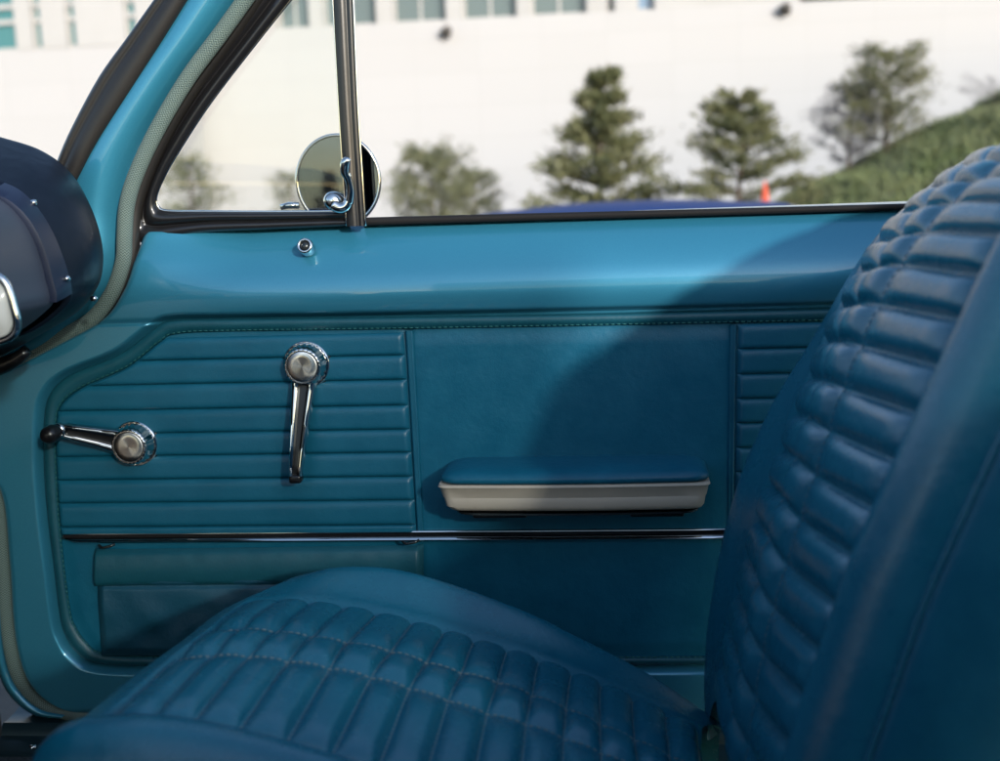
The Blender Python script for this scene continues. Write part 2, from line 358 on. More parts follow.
# ---- armrest ----
def armrest():
    yf = -.066
    def ring(z, xl, xr, yfront, rad, n=10):
        pts = [(xl, -.001)]
        for a in np.linspace(180, 270, n): pts.append((xl+rad+rad*math.cos(R(a)), yfront+rad*.8+rad*.8*math.sin(R(a))))
        m = 14
        for q in np.linspace(0, 1, m)[1:-1]: pts.append((xl+rad+(xr-xl-2*rad)*q, yfront-.004*math.sin(math.pi*q)))
        for a in np.linspace(270, 360, n): pts.append((xr-rad+rad*math.cos(R(a)), yfront+rad*.8+rad*.8*math.sin(R(a))))
        pts.append((xr, -.001)); return np.array([(x, y, z) for x, y in pts])
    x = lambda px, py: P(px, py, yf)[0]; zz = lambda py: P(575, py, yf)[2]
    # beige base: lip, tapered upper band, lower band, underside
    rs = [ring(zz(484.5), x(440,486)+.006, x(708,485)-.006, yf+.006, .010), ring(zz(484.2), x(438,486), x(710,485), yf, .011), ring(zz(486.5), x(437,486), x(711,485), yf-.001, .011),
          ring(zz(488), x(438.5,486), x(709.5,485), yf+.0005, .011), ring(zz(498), x(441,486), x(707.5,485), yf+.004, .011), ring(zz(499), x(442,486), x(706.5,485), yf+.0035, .011),
          ring(zz(507), x(444,486), x(705,485), yf+.003, .012), ring(zz(511), x(448,486), x(703,485), yf+.006, .013), ring(zz(513), x(455,486), x(698,485), yf+.012, .014), ring(zz(513.3), x(480,486), x(676,485), yf+.05, .011)]
    mb = MB(); mb.grid(np.array(rs)); base = mb.build('armrest', M['beige'], car, sharp=40)
    rs = [ring(zz(514.0), x(452,486), x(701,485), yf+.006, .024), ring(zz(516), x(452.5,486), x(700,485), yf+.006, .024), ring(zz(516.2), x(490,486), x(670,485), yf+.04, .02)]
    mb = MB(); mb.grid(np.array(rs)); mb.build('armrest_trim', M['darkmetal'], base, sharp=40)
    for a, b in ((470,525),(630,685)):
        mb = MB(); mb.box((x(a,500), -.05, zz(522)), (x(b,500), -.001, zz(515.5))); mb.build('armrest_bracket', M['black'], base, bevel=.002)
    h0 = zz(485); rs = []
    for q, dx, dy in ((0,.002,.004),(.08,-.003,-.0005),(.25,-.0045,-.003),(.5,-.004,-.002),(.72,.001,.003),(.88,.008,.011),(.97,.018,.022),(1.0,.032,.036),(1.01,.05,.05)):
        rs.append(ring(h0+.017*q, x(441,486)+.002+dx, x(708,485)-.002-dx, yf+.003+dy, .022))
    g = np.array(rs); g[..., 2] += .0006*vnoise(g[..., 0], g[..., 1], 60, 21)
    mb = MB(); mb.grid(g); last = g[-1]; c = last.mean(0)
    mb.f.append(tuple(range((len(rs)-1)*len(last), len(rs)*len(last)))); mb.mi.append(0)
    mb.build('armrest_cushion', M['vinyl'], base)
armrest()

# ---- window crank and door handle ----
def hub(name, px, py, parent_label=None):
    c = P(px, py, -.004); ax = (0, -1, 0); mb = MB(); s = 1.1/1000
    pr = [(.0272,.0),(.0276,.0022),(.0268,.0042),(.0255,.0052),(.0246,.0050),(.0240,.0058),(.0236,.0085),(.0222,.0150),(.0212,.0188),(.0204,.0206),(.0194,.0216),(.0182,.0216),(.0176,.0204)]
    th = np.arange(96)/96*2*math.pi
    G = np.array([[c+np.array([r*k*math.cos(q), -h, r*k*math.sin(q)]) for q, k in zip(th, 1+(.016 if 4 < i < 10 else 0)*np.cos(24*th))] for i, (r, h) in enumerate(pr)]); mb.grid(G, closev=True)
    o = mb.build(name, M['chrome'], car, sharp=50)
    if parent_label: o['label'] = parent_label
    mb = MB(); mb.lathe(c, ax, [(.0285,-.004),(.0288,.0005),(.0278,.0018),(.026,.0018)], 48); mb.build('hub_washer', M['black'], o)
    mb = MB(); mb.lathe(c, ax, [(.0176,.019),(.0174,.0216),(.0165,.0222),(.010,.0222),(.004,.0221),(.0004,.0221)], 56); mb.build('hub_cap', M['brushed'], o)
    return o, c
def bar(name, c, tip, secs, parent):
    """secs: (fraction along, width, base height off door, thickness); grooved chrome bar"""
    d = np.array(tip)-np.array(c); d[1] = 0; L = np.linalg.norm(d); d /= L; s = np.cross(d, [0,1.,0])
    q = [(-.5,0),(-.5,.6),(-.46,.85),(-.38,1),(-.27,1),(-.19,.9),(-.16,.35),(.16,.35),(.19,.9),(.27,1),(.38,1),(.46,.85),(.5,.6),(.5,0)]
    f = np.linspace(0, 1, 40); S = np.array(secs); w = np.interp(f, S[:, 0], S[:, 1]); h = np.interp(f, S[:, 0], S[:, 2]); t = np.interp(f, S[:, 0], S[:, 3])
    G = np.zeros((40, len(q), 3))
    for i in range(40):
        for j, (b, cc) in enumerate(q): G[i, j] = c+d*L*f[i]+s*b*w[i]+np.array([0,-1,0])*(h[i]+cc*t[i])
    mb = MB(); mb.grid(G, 0, closev=True)
    m = len(q)
    for k in range(len(mb.f)):
        if k % m == 6: mb.mi[k] = 1
    mb.f.append(tuple(range(m))); mb.mi.append(0); mb.f.append(tuple(39*m+i for i in range(m))); mb.mi.append(0)
    return mb.build(name, [M['chrome'], M['black']], parent, sharp=45)
ck, c = hub('window_crank', 136, 443)
tip = P(66, 428, -.02); tip = np.array([tip[0], c[1], tip[2]])
bar('crank_arm', c, tip, [(0,.029,.004,.013),(.25,.028,.006,.012),(.45,.024,.010,.011),(.8,.019,.018,.010),(.95,.0165,.021,.0095),(1,.013,.022,.007)], ck)
kc = P(60, 430, -.030); mb = MB()
mb.lathe(kc, (-.0,-1,0), [(.006,-.004),(.0085,-.002),(.0088,.004),(.0075,.007),(.006,.0075)], 28); mb.build('knob_collar', M['chrome'], ck)
mb = MB(); mb.lathe(kc, (-.10,-1,-.05), [(.006,.005),(.0085,.008),(.0100,.013),(.0105,.019),(.0096,.025),(.0068,.029),(.0025,.0303),(.0003,.0304)], 32); mb.build('crank_knob', M['black'], ck)
hd, c = hub('door_handle', 307, 364)
tip = P(296, 474, -.025); tip = np.array([tip[0]+.002, c[1], tip[2]])
bar('handle_lever', c, tip, [(0,.029,.003,.012),(.2,.027,.006,.012),(.4,.0235,.012,.012),(.75,.0175,.022,.011),(.93,.0155,.026,.010),(1,.014,.0265,.008)], hd)
mb = MB(); e = tip; mb.box((e[0]-.0072, c[1]-.0355, e[2]-.008), (e[0]+.0072, c[1]-.022, e[2]+.002)); mb.build('lever_tip', M['black'], hd, bevel=.003)

# ---- vent window, posts, pillar ----
vent_o = [(262,-14),(225,38),(180,98),(152,148),(140,178),(133,205),(129.5,233),(141,242),(200,233),(270,229.5),(350,226)]
vent_i = [(299,-8),(262,38),(212,103),(176,158),(163,182),(157.5,196),(159,205),(168,209.6),(210,210.5),(270,211),(350,210.5)]
vf = ribbon('vent_window', vent_o, vent_i, [(-.02,-.02),(0,.002),(.06,.008),(.2,.010),(.40,.009),(.46,.003),(.52,.003),(.58,.011),(.72,.0135),(.86,.011),(.93,.004),(1,.001),(1.0,-.012)], M['frame'], .03, 160, car)
bead = [(a[0]*.04+b[0]*.96, a[1]*.04+b[1]*.96) for a, b in zip(vent_o, vent_i)]
bb = smooth_poly(bead, 120); mb = MB(); mb.tube(P(*bb.T, .0265), .0013, 8); mb.build('vent_bead', M['chrome'], vf)
gp = smooth_poly(vent_i[:-1]+[(341,212),(345,224)], 80); gp = np.concatenate([gp, [[333,-8]]])
mb = MB(); g0 = P(*gp.T, .036); g1 = g0+np.array([0,.0035,0]); n_ = len(gp)
fan = P(315, 190, .036); V_ = np.concatenate([g0, [fan], g1, [fan+np.array([0,.0035,0])]]); m_ = n_+1
mb.add(V_, [(i, (i+1) % n_, n_) for i in range(n_)]+[((i+1) % n_+m_, i+m_, n_+m_) for i in range(n_)])
mb.build('vent_glass', M['glass'], vf, smooth=False)
ribbon('division_post', [(331.5,-10),(338,108),(346,226.5)], [(352.5,-10),(357.5,108),(365,226)], [(0,-.012),(.0,.004),(.08,.0085),(.3,.009),(.62,.009),(.68,.0045),(.74,.009),(.92,.0085),(1,.004),(1.0,-.012)], M['frame'], .022, 60, vf)
pe = smooth_poly([(353.0,-10),(358,108),(365.5,226)], 40); mb = MB(); mb.tube(P(*pe.T, .016), .0011, 8)
pe = smooth_poly([(332.2,-10),(338.7,108),(346.5,226)], 40); mb.tube(P(*pe.T, .016), .0008, 8); mb.build('post_bead', M['chrome'], vf)
# vent latch: round boss, curved arm, thumb lever
mb = MB(); c = P(333, 201, .010)
mb.lathe(c, (-.25,-1,.1), [(.0105,-.012),(.0108,0),(.0095,.005),(.006,.0085),(.002,.0095),(.0003,.0096)], 30)
mb.tube(P(*smooth_poly([(333,205),(340,208),(346,206),(349,200)], 14).T, .004), np.linspace(.0065,.0055,14), 12)
mb.tube(P(*smooth_poly([(349,203),(350.5,190),(348,178),(345,172),(345.5,163),(349,158.5)], 24).T, np.linspace(.004,-.012,24)), np.interp(np.linspace(0,1,24), [0,.45,.7,.9,1], [.0052,.0042,.0052,.0056,.003]), 12)
mb.build('vent_latch', M['chrome'], vf)

body_l = [(180,-10),(152,36),(119,86),(88,135),(70,168),(58,203),(50,250),(46,290),(24,330),(-10,352)]
body_r = [(247,-8),(217,35),(183,80),(150,133),(130,178),(121,215),(121,258),(108,296),(66,342),(22,366)]
body = ribbon('body', body_l, body_r, [(0,-.012),(.02,0),(.1,.010),(.25,.018),(.45,.021),(.62,.019),(.78,.011),(.9,.003),(1.04,-.006)], M['paint'], .01, 140, car)
ribbon('windshield_seal', [(160,-8),(128,37),(99,78),(71,130),(56,165),(44,200)], [(195,-10),(164,40),(133,90),(100,140),(80,176),(60,215)], [(-.02,-.02),(.0,.0),(.10,.006),(.2,.004),(.28,.0035),(.36,.010),(.6,.012),(.85,.010),(.97,.006),(1.0,.001),(1.0,-.01)], M['rubber'], .0, 100, body)
wl = [(252,-10),(222,32),(188,78),(158,128),(137,172),(127,205),(124.5,238),(123,262),(112,293),(92,319),(60,338),(25,360),(-20,386),(-34,420),(-20,455),(-3,500),(3,560),(8,628),(18,674),(34,697),(56,710),(90,716)]
wp = smooth_poly(wl, 260); mb = MB(); mb.tube(P(*wp.T, .000), .0088, 18); mb.build('windlace', M['lace'], body)
gap = [(a+.0, b) for a, b in wl]
# shade of the shut gap between windlace and door, as a black tube
wg = smooth_poly([(263,-12),(232,34),(197,82),(167,130),(147,172),(136,206),(133,238),(130.5,264),(119,297),(98,324),(62,345),(26,366),(-24,392)], 160)
mb = MB(); mb.tube(P(*wg.T, .022), .0085, 10); mb.build('shut_gap_shade', M['rubber'], body)
# lower corner of the body opening: painted jamb flange, kick panel, sill
ribbon('jamb_flange', [(-30,440),(-14,520),(-9,600),(-6,650),(2,683),(16,703),(36,716),(60,719)], [(-20,440),(-3,520),(1,600),(3,640),(10,672),(24,694),(42,708),(66,714)], [(0,-.01),(.05,.004),(.3,.010),(.6,.009),(.9,.003),(1.1,-.005)], M['paint'], -.004, 80, body)
def quadpatch(name, pts, Ys, m, parent, thick=.004):
    p = np.array([P(a, b, y) for (a, b), y in zip(pts, Ys)]); mb = MB(); q = p+np.array([0, thick, -thick]); n = len(p)
    mb.add(np.concatenate([p, q]), [tuple(range(n)), tuple(range(2*n-1, n-1, -1))]+[(i, (i+1) % n, (i+1) % n+n, i+n) for i in range(n)]); return mb.build(name, m, parent, smooth=False, bevel=.0015)
zs_ = P(50, 716, .0)[2]
mb = MB(); xk = P(30,700,0)[0]
# sill: stepped scuff plate running along the door bottom, towards the camera it drops to the carpet
prof = [(.06,zs_+.004),(.03,zs_+.004),(.012,zs_-.001),(-.010,zs_-.002),(-.016,zs_-.001),(-.020,zs_-.004),(-.024,zs_-.014),(-.030,zs_-.016),(-.055,zs_-.017),(-.060,zs_-.020),(-.062,zs_-.05)]
xs_ = np.linspace(-.75, .9, 30); G = np.array([[(x, y, z) for y, z in prof] for x in xs_]); mb.grid(G); mb.build('sill_plate', M['sillmetal'], body, sharp=35)
mb = MB(); cs = P(33,745,-.045); mb.lathe((cs[0], -.045, zs_-.0165), (0,0,1), [(.0045,-.002),(.0045,.0008),(.003,.002),(.0004,.0022)], 16); mb.build('sill_screw', M['chrome'], body)
mb = MB(); gx, gy = np.meshgrid(np.linspace(-.9, 1.0, 90), np.linspace(-1.45, -.06, 70), indexing='ij'); gz = np.where(gy > -.10, zs_-.022-.05*sst((-.06-gy)/.06), zs_-.072)+.10*np.exp(-((gy+.68)/.10)**2)+.002*vnoise(gx, gy, 30, 2)
mb.grid(np.stack([gx, gy, gz], -1)); mb.build('floor_carpet', M['carpet'], body)
mb = MB(); mb.box((-1.12, .012, .22), (P(-6,700,.02)[0], .03, .90)); mb.build('kick_panel', M['kick'], body)
mb = MB(); mb.box((-1.14, -1.42, .08), (-1.10, .03, .96)); mb.build('firewall', M['kick'], body)
gx, gy = np.meshgrid(np.linspace(-2.3, -.62, 30), np.linspace(-1.46, .06, 24), indexing='ij'); mb = MB()
mb.grid(np.stack([gx, gy, .965+.02*(1-((gy+.7)/.76)**2)-.07*np.clip((-1.1-gx)/1.2, 0, 1)**2], -1)); mb.build('hood', M['paint'], body)

# ---- dashboard ----
S0 = [(-75,126),(-30,129),(0,137),(40,150),(70,172),(90,205),(101,238),(103,265),(97,288),(76,313),(34,338),(2,356),(-50,376)]
S1 = [(-90,168),(-35,172),(0,182),(20,192),(37,210),(50,231),(59,252),(65,270),(69,287),(66,305),(34,330),(-10,345),(-60,362)]
S2 = [(-110,176),(-55,181),(-18,190),(5,201),(22,217),(35,238),(43,260),(48,280),(52,298),(46,310),(14,334),(-28,350),(-80,366)]
t = np.linspace(0, len(S0)-1, 150)
a = cr(S0, t); b = cr(S1, t); c2 = cr(S2, t)
A3 = P(*a.T, -.062); B3 = P(*b.T, -.145); C3 = P(*c2.T, -.178)
cen = np.array([A3[:, 0].min()-.05, 0, A3[:, 2].mean()])
rings = []
for q in (1., .75, .45, .2):                       # behind the silhouette, rolling to the door side
    r = A3.copy(); k = q*.10; r[:, 0] -= k*.9; r[:, 1] += .03*math.sqrt(q); r[:, 2] += (cen[2]-r[:, 2])*q*.25; rings.append(r)
for q in np.linspace(0, 1, 22):
    r = A3+(B3-A3)*q; bul = .007*math.sin(math.pi*min(1, q*1.02))
    r[:, 0] += bul; rings.append(r)
rings.append(B3+np.array([-.006,-.001,0]))
mb = MB(); mb.grid(np.array(rings))
# top pad carried on toward the driver's side
far_top = []
for y in (-.145, -.3, -.6, -1.2):
    r = B3.copy(); r[:, 1] = y; far_top.append(r+np.array([-.006,0,0]))
brow = []
for y in (-.19, -.3, -.7, -1.34):
    r = A3.copy(); r[:, 1] = y; q_ = min(1, max(0, (-.062-y)/.09)); r[:, 2] -= .020*q_; r[:, 0] -= .010*q_; brow.append(r)
mb.grid(np.array(brow)[:, :44])
dash = mb.build('dashboard', M['dash'], car)
mb = MB(); i0, i1 = 26, 105
strip = [B3[i0:i1]+np.array([-.008,0,0]), B3[i0:i1]+np.array([.004,-.003,0]), (B3*.5+C3*.5)[i0:i1]+np.array([.006,-.003,0]), C3[i0:i1]+np.array([.005,0,0]), C3[i0:i1]+np.array([.002,-.001,0]), C3[i0:i1]+np.array([-.004,-.001,0])]
mb.grid(np.array(strip)); mb.build('dash_bezel', M['bezel'], dash, sharp=40)
pan = []
for y in (-.170, -.178, -.25, -.4, -.7, -1.2):
    r = C3[20:125].copy(); r[:, 1] = y; r[:, 0] -= .002; pan.append(r)
mb = MB(); mb.grid(np.array(pan)); mb.build('dash_panel', M['dashpanel'], dash)
for px, py, y in ((24,203,-.150),(57,279,-.158),(85,299,-.100)):
    mb = MB(); c = P(px, py, y); c[0] += .011; mb.lathe(c, (1,-.35,.05), [(.0030,-.004),(.0031,.0005),(.0025,.0016),(.0004,.0019)], 18); mb.build('dash_screw', M['chrome'], dash)
mb = MB(); q = np.array([P(u, v, -.275) for u, v in smooth_poly([(-40,278),(-6,276),(6,284),(13,305),(17,325),(10,337),(-10,342),(-40,340)], 50)]); mb.tube(q, .0040, 10); mb.build('dash_chrome_trim', M['chrome'], dash)
th, rr = np.meshgrid(np.arange(40)/40*2*math.pi, np.linspace(1, .02, 9)); sx = np.sign(np.cos(th))*np.abs(np.cos(th))**.6; sy = np.sign(np.sin(th))*np.abs(np.sin(th))**.6
q = P(-13+26*rr*sx, 309+29*rr*sy, -.272-.010*(1-rr**2)); mb = MB(); mb.grid(q, closev=True)
mb.build('dash_lens', mat('pale_lens', (.55, .55, .53), .2, .0), dash)
mb = MB(); mb.tube(np.array([P(u, v, -.075) for u, v in smooth_poly([(-30,372),(0,366),(18,358),(27,350)], 12)]), np.linspace(.014,.006,12), 10); mb.build('dash_bracket', M['black'], dash)

# ---- seat ----
def tensor(tab, Ys, us, vs):
    """tab[u][v] photo points with per-column depth -> dense world grid"""
    T = np.array(tab, float); Wd = P(T[..., 0], T[..., 1], np.array(Ys)[None, :] if np.ndim(Ys) == 1 else np.array(Ys))
    g = cr(Wd, us); g = np.swapaxes(cr(np.swapaxes(g, 0, 1), vs), 0, 1); return g
def normals(g, toward):
    n = np.cross(np.gradient(g, axis=0), np.gradient(g, axis=1)); n /= np.linalg.norm(n, axis=-1)[..., None]+1e-12
    s = np.sign((n*(np.array(toward)[None, None])).sum(-1).mean()); return n*s
def quilt(g, us, nlines, vs, vlines, amp, toward, endv):
    """puff the cells between the stitched lines"""
    n = normals(g, toward); fu = us-np.floor(us); a = np.clip(1-np.abs(2*fu-1)**3.2, 0, 1)
    b = np.ones_like(vs)
    for v in vlines: b *= 1-.7*np.exp(-np.abs((vs-v)/.15)**1.5)
    e = np.clip(np.minimum(vs-endv[0], endv[1]-vs)/.22, 0, 1); e = np.sqrt(1-(1-e)**2)
    d = amp*((a[:, None]*b[None])*e[None]-.72)
    d = d+.0012*vnoise(g[..., 0]+g[..., 1], g[..., 2]+g[..., 1], 45, 31)*e[None]
    return g+n*d[..., None], n

# cushion: columns far silhouette, insert edge, stitch, stitch, near edge
cb = [(248,601),(282,596),(312,598),(346,603),(378,609),(414,617),(446,626),(476,635),(509,645),(541,656),(574,668),(604,679),(636,694),(670,709),(702,727)]
c1 = [(208,631),(240,625),(276,627),(312,631),(348,637),(392,646),(428,656),(463,667),(499,678),(534,690.5),(569,704),(603,719),(638,734),(673,751),(706,768)]
c2_ = [(176,656),(212,651),(248,651),(288,655.5),(330,663),(372,672),(411,683),(450,695),(489,708),(528,720),(566,734),(604,748),(642,765),(678,783),(714,802)]
cn = [(106,717),(150,714),(192,718),(238,727),(286,739),(332,752),(378,767),(424,783),(470,800),(517,818),(563,836),(608,853),(654,874),(700,896),(742,917)]
cf = [(296,577),(326,569),(355,567.5),(385,569.5),(413,575),(441,583),(469,592),(497,602),(527,614),(557,628),(589,644),(621,660),(655,679),(690,702),(722,724)]
YC = [-.145,-.195,-.305,-.37,-.495]
tab = [[cf[i], cb[i], c1[i], c2_[i], cn[i]] for i in range(15)]
us = np.linspace(0, 14, 14*18+1); vs = np.linspace(1, 4, 100)
g = tensor(tab, YC, us, vs)
us_line = us.copy()
gq, nq = quilt(g, us, 15, vs, (2, 3), .0092, (0,-.3,1), (1, 4))
mb = MB(); mb.grid(gq)
# bolster body: front roll, far roll, near roll, and sides down to the floor
T = np.array(tab, float); B = P(T[..., 0], T[..., 1], np.array(YC)[None])       # (15,5,3)
rows = []
f0 = B[0]; dfront = (B[0]-B[1]); dfront /= np.linalg.norm(dfront, axis=-1)[:, None]
front = [f0+dfront*a+np.array([0,0,-z]) for a, z in ((.0,.0005),(.012,.001),(.028,.006),(.041,.018),(.047,.040),(.047,.08),(.043,.15))]
ext = np.array(front[::-1]+[B[i]+np.array([0,0,-.0015]) for i in range(1, 15)])       # (n,5,3)
# add outer columns
n_ = len(ext); cols = []
far0 = ext[:, 0]; near0 = ext[:, 4]
for dy, dz in ((.045,-.20),(.043,-.10),(.036,-.042),(.024,-.016),(.012,-.004)): cols.append(far0+np.array([0,dy,dz]))
for j in range(5): cols.append(ext[:, j])
for dy, dz in ((-.006,.0045),(-.02,.009),(-.035,.006),(-.047,-.008),(-.053,-.03),(-.055,-.10),(-.055,-.20)): cols.append(near0+np.array([0,dy,dz]))
K = np.stack(cols, 1)
ku = np.linspace(0, n_-1, (n_-1)*6+1); kv = np.linspace(0, K.shape[1]-1, (K.shape[1]-1)*6+1)
D = cr(K, ku); D = np.swapaxes(cr(np.swapaxes(D, 0, 1), kv), 0, 1)
ivk = 5+1; lim0, lim1 = (ivk)*6, (ivk+3)*6    # under the insert: sink slightly
D[6*6:, lim0+1:lim1, 2] -= .012
mbB = MB(); mbB.grid(D)
cush = mbB.build('seat_cushion', M['vinyl_seat'], car)
mb.build('quilted_insert', M['vinyl_seat'], cush)
def stitchset(name, g, n, us, vs, lines_u, lines_v, lift, parent, matl, ln=.0042, gap=.0022, r=.00055):
    for u in lines_u:
        i = int(np.argmin(np.abs(us-u))); mb = MB(); dashes(mb, g[i]+n[i]*lift, ln, gap, r); mb.build(name, matl, parent)
    for v in lines_v:
        j = int(np.argmin(np.abs(vs-v))); mb = MB(); dashes(mb, g[:, j]+n[:, j]*lift, ln, gap, r); mb.build(name, matl, parent)
stitchset('seat_stitching', gq, nq, us, vs, range(0, 14), (2, 3), .0004, cush, M['threadtan'], r=.00045)
# piping along far bolster and the near edge of the insert
pp = np.array([k for k in D[5*6:, 3*6]]); mb = MB(); mb.tube(pp[::3]+np.array([0,.002,.002]), .0035, 10); mb.build('seat_piping', M['vinyl_seat'], cush); mb = MB()
pn = gq[:, -1]; mb.tube(pn[::6]+np.array([0,-.003,.0005]), .0032, 10); mb.build('seat_piping', M['vinyl_seat'], cush)

# backrest
bf = [(1016,116),(972,133),(938,158),(908,190),(885,217),(864,247),(845,277),(826,309),(807,341),(787,373),(768,405),(752,439),(738,473),(727,509),(717,549),(709,593),(703,641),(701,690),(704,738)]
bb_ = [(1030,110),(990,126),(955,148),(925,176),(897,207),(873,238),(855,270),(836,306),(820,340),(805,376),(790,411),(777,448),(764,482),(752,518),(742,554),(733,590),(725,626),(718,662),(712,700)]
b1 = [(1052,104),(1010,120),(976,143),(944,170),(917,200),(894,234),(871,266),(850,302),(832,339),(817,378),(802,416),(789,456),(776,496),(763,536),(752,577),(743,620),(735,662),(728,704),(722,748)]
b2 = [(1084,98),(1042,116),(1008,138),(976,164),(948,193),(920,227),(896,262),(874,302),(855,343),(838,386),(823,429),(809,473),(795,518),(781,563),(768,607),(757,652),(749,698),(742,744),(735,790)]
bn = [(1170,92),(1128,108),(1093,132),(1060,160),(1030,193),(1005,230),(983,274),(962,319),(940,366),(918,413),(896,461),(874,510),(853,558),(836,607),(820,654),(804,700),(790,747),(777,793),(765,840)]
YB = [-.135,-.195,-.305,-.37,-.495]
tabb = np.array([[bf[i], bb_[i], b1[i], b2[i], bn[i]] for i in range(19)], float); tabb[:6, :, 1] += np.array([24, 21, 17, 12, 6, 2])[:, None]
us2 = np.linspace(0, 18, 18*18+1); vs2 = np.linspace(1, 4, 100)
g = tensor(tabb, YB, us2, vs2)
gb, nb = quilt(g, us2, 19, vs2, (2, 3), .0098, (-1,-.4,.3), (1, 4))
T = tabb; B = P(T[..., 0], T[..., 1], np.array(YB)[None])
up = B[0]-B[1]; up /= np.linalg.norm(up, axis=-1)[:, None]
bk = np.array([1.,0,-.15])
toprows = [B[0]+up*a+bk*b for a, b in ((.0,.0),(.018,.006),(.03,.02),(.036,.045),(.034,.075),(.02,.1))][:0:-1]
ext = np.array(toprows+[B[i]+np.array([.003,0,-.001]) for i in range(19)])
n_ = len(ext); cols = []; far0 = ext[:, 0]; near0 = ext[:, 4]
wN = np.linspace(0, 1, n_)
sm = lambda a, b, c: a[None]*0
for dx, dy, dz in ((.105,-.03,-.03),(.10,.02,-.03),(.08,.035,-.025),(.045,.036,-.014),(.018,.024,-.005)): cols.append(far0+np.array([dx,dy,dz]))
for j in range(5): cols.append(ext[:, j])
for dx, dy, dz in ((-.006,-.005,.001),(-.009,-.016,.003),(-.004,-.029,.001),(.006,-.039,-.002),(.018,-.045,-.006),(.030,-.047,-.010)): cols.append(near0+np.array([dx,dy,dz]))
K = np.stack(cols, 1); ku = np.linspace(0, n_-1, (n_-1)*6+1); kv = np.linspace(0, K.shape[1]-1, (K.shape[1]-1)*6+1)
D = cr(K, ku); D = np.swapaxes(cr(np.swapaxes(D, 0, 1), kv), 0, 1)
D[5*6:, 6*6+1:9*6, 0] += .014
mb2 = MB(); mb2.grid(D); back = mb2.build('seat_back', M['vinyl_seat'], car)
mb = MB(); mb.grid(gb); mb.build('quilted_insert', M['vinyl_seat'], back)
stitchset('seat_stitching', gb, nb, us2, vs2, (), (2, 3), .0003, back, M['thread'], r=.0005)
seam = D[:, -1]
mb = MB(); mb.tube(seam[::4]+np.array([.002,-.0002,0]), .002, 10); mb.build('seat_piping', M['vinyl_seat'], back)
# back shell: side panel behind the seam, round to the rear and the far side
ss = seam[::4]; ff = D[::4, 0]
cols = [ss+np.array([.001,.004,0])]+[ss+np.array([a,b,-a*.25]) for a, b in ((.008,-.004),(.03,-.007),(.065,-.006),(.092,.002),(.108,.022),(.113,.06))]
cols += [ff+np.array([.075,-.08,-.02]), ff+np.array([.06,-.03,-.02]), ff+np.array([.03,-.004,-.01]), ff]
K = np.stack(cols, 1); kv = np.linspace(0, K.shape[1]-1, (K.shape[1]-1)*5+1); D2 = np.swapaxes(cr(np.swapaxes(K, 0, 1), kv), 0, 1)
mb = MB(); mb.grid(D2); mb.build('back_shell', M['vinyl'], back)

# driver's seat beside it (out of the frame, it shades this side as in the photo)
def copypart(o, parent, off):
    c = o.copy(); COL.objects.link(c); c.parent = parent; return c
for src in (cush, back):
    c = src.copy(); COL.objects.link(c); c.parent = car; c.matrix_parent_inverse = EMPTY_INV[car.name]; c.location = (.19, -.62, 0)
    for ch in [k for k in src.children if 'stitch' not in k.name]:
        d = ch.copy(); COL.objects.link(d); d.parent = c

# unseen driver's door, added behind the camera to shade the cabin: shell mirrored
def mirrored(src, parent, inv):
    c = src.copy(); COL.objects.link(c); c.parent = parent
    if inv is not None: c.matrix_parent_inverse = inv; c.location = (0, -1.38, 0); c.scale = (1, -1, 1)
    return c
dd = mirrored(door, car, EMPTY_INV[car.name])
for ch in door.children:
    if ch.name.split('.')[0] in ('trim_panel','panel_border','ribbed_insert','moulding','window_seal'): mirrored(ch, dd, None)

mb = MB(); gx, gy = np.meshgrid(np.linspace(-.42, .80, 12), np.linspace(0, 1, 8), indexing='ij')
g0 = np.stack([gx-.0*gy, -1.38-(-1.405+.05*gy**1.6), .95+.49*gy], -1); mb.grid(g0); mb.grid(g0+np.array([0,.004,0])); mb.build('window_glass', M['tint'], dd)  # unseen dark pane, added to dim the sun entering the cabin

# ---- outside mirror ----
def mirror():
    c = P(338.5, 181, .16); nrm = np.array([.16, -1., .004]); nrm /= np.linalg.norm(nrm)
    right = np.cross(nrm, [0,0,1.]); right /= np.linalg.norm(right); upv = np.cross(right, nrm)
    sc = (1.41/F); rx, ry = 42*sc, 46*sc
    th = np.arange(64)/64*2*math.pi
    prof = [(.0,-.045),(.4,-.043),(.75,-.033),(.93,-.018),(1.0,-.004),(1.02,.002),(1.0,.006),(.955,.007),(.94,.004),(.93,.001)]
    G = np.array([[c+nrm*h+right*rx*r*math.cos(t)+upv*ry*r*math.sin(t) for t in th] for r, h in prof])
    mb = MB(); mb.grid(G, closev=True); rim = mb.build('side_mirror', M['chrome'], car)
    ring = np.array([c+nrm*.0035+right*rx*.945*math.cos(t)+upv*ry*.945*math.sin(t) for t in th])
    mb = MB(); mb.add(ring, [tuple(range(64))]); mb.build('mirror_glass', M['mirror'], rim, smooth=False)
    mb = MB(); e = c-upv*ry*.9; mb.tube(smooth_poly(np.array([c-nrm*.03, e-nrm*.03+np.array([0,0,-.01]), e+np.array([0,-.03,-.05]), e+np.array([0,-.06,-.09])]), 20), .008, 12); mb.build('mirror_arm', M['chrome'], rim)
    mb = MB(); q = [(281,207),(288,205.5),(299,205.5)]; mb.tube(P(*np.array(q).T, .13), .004, 8); mb.build('mirror_base', M['chrome'], rim)
mirror()

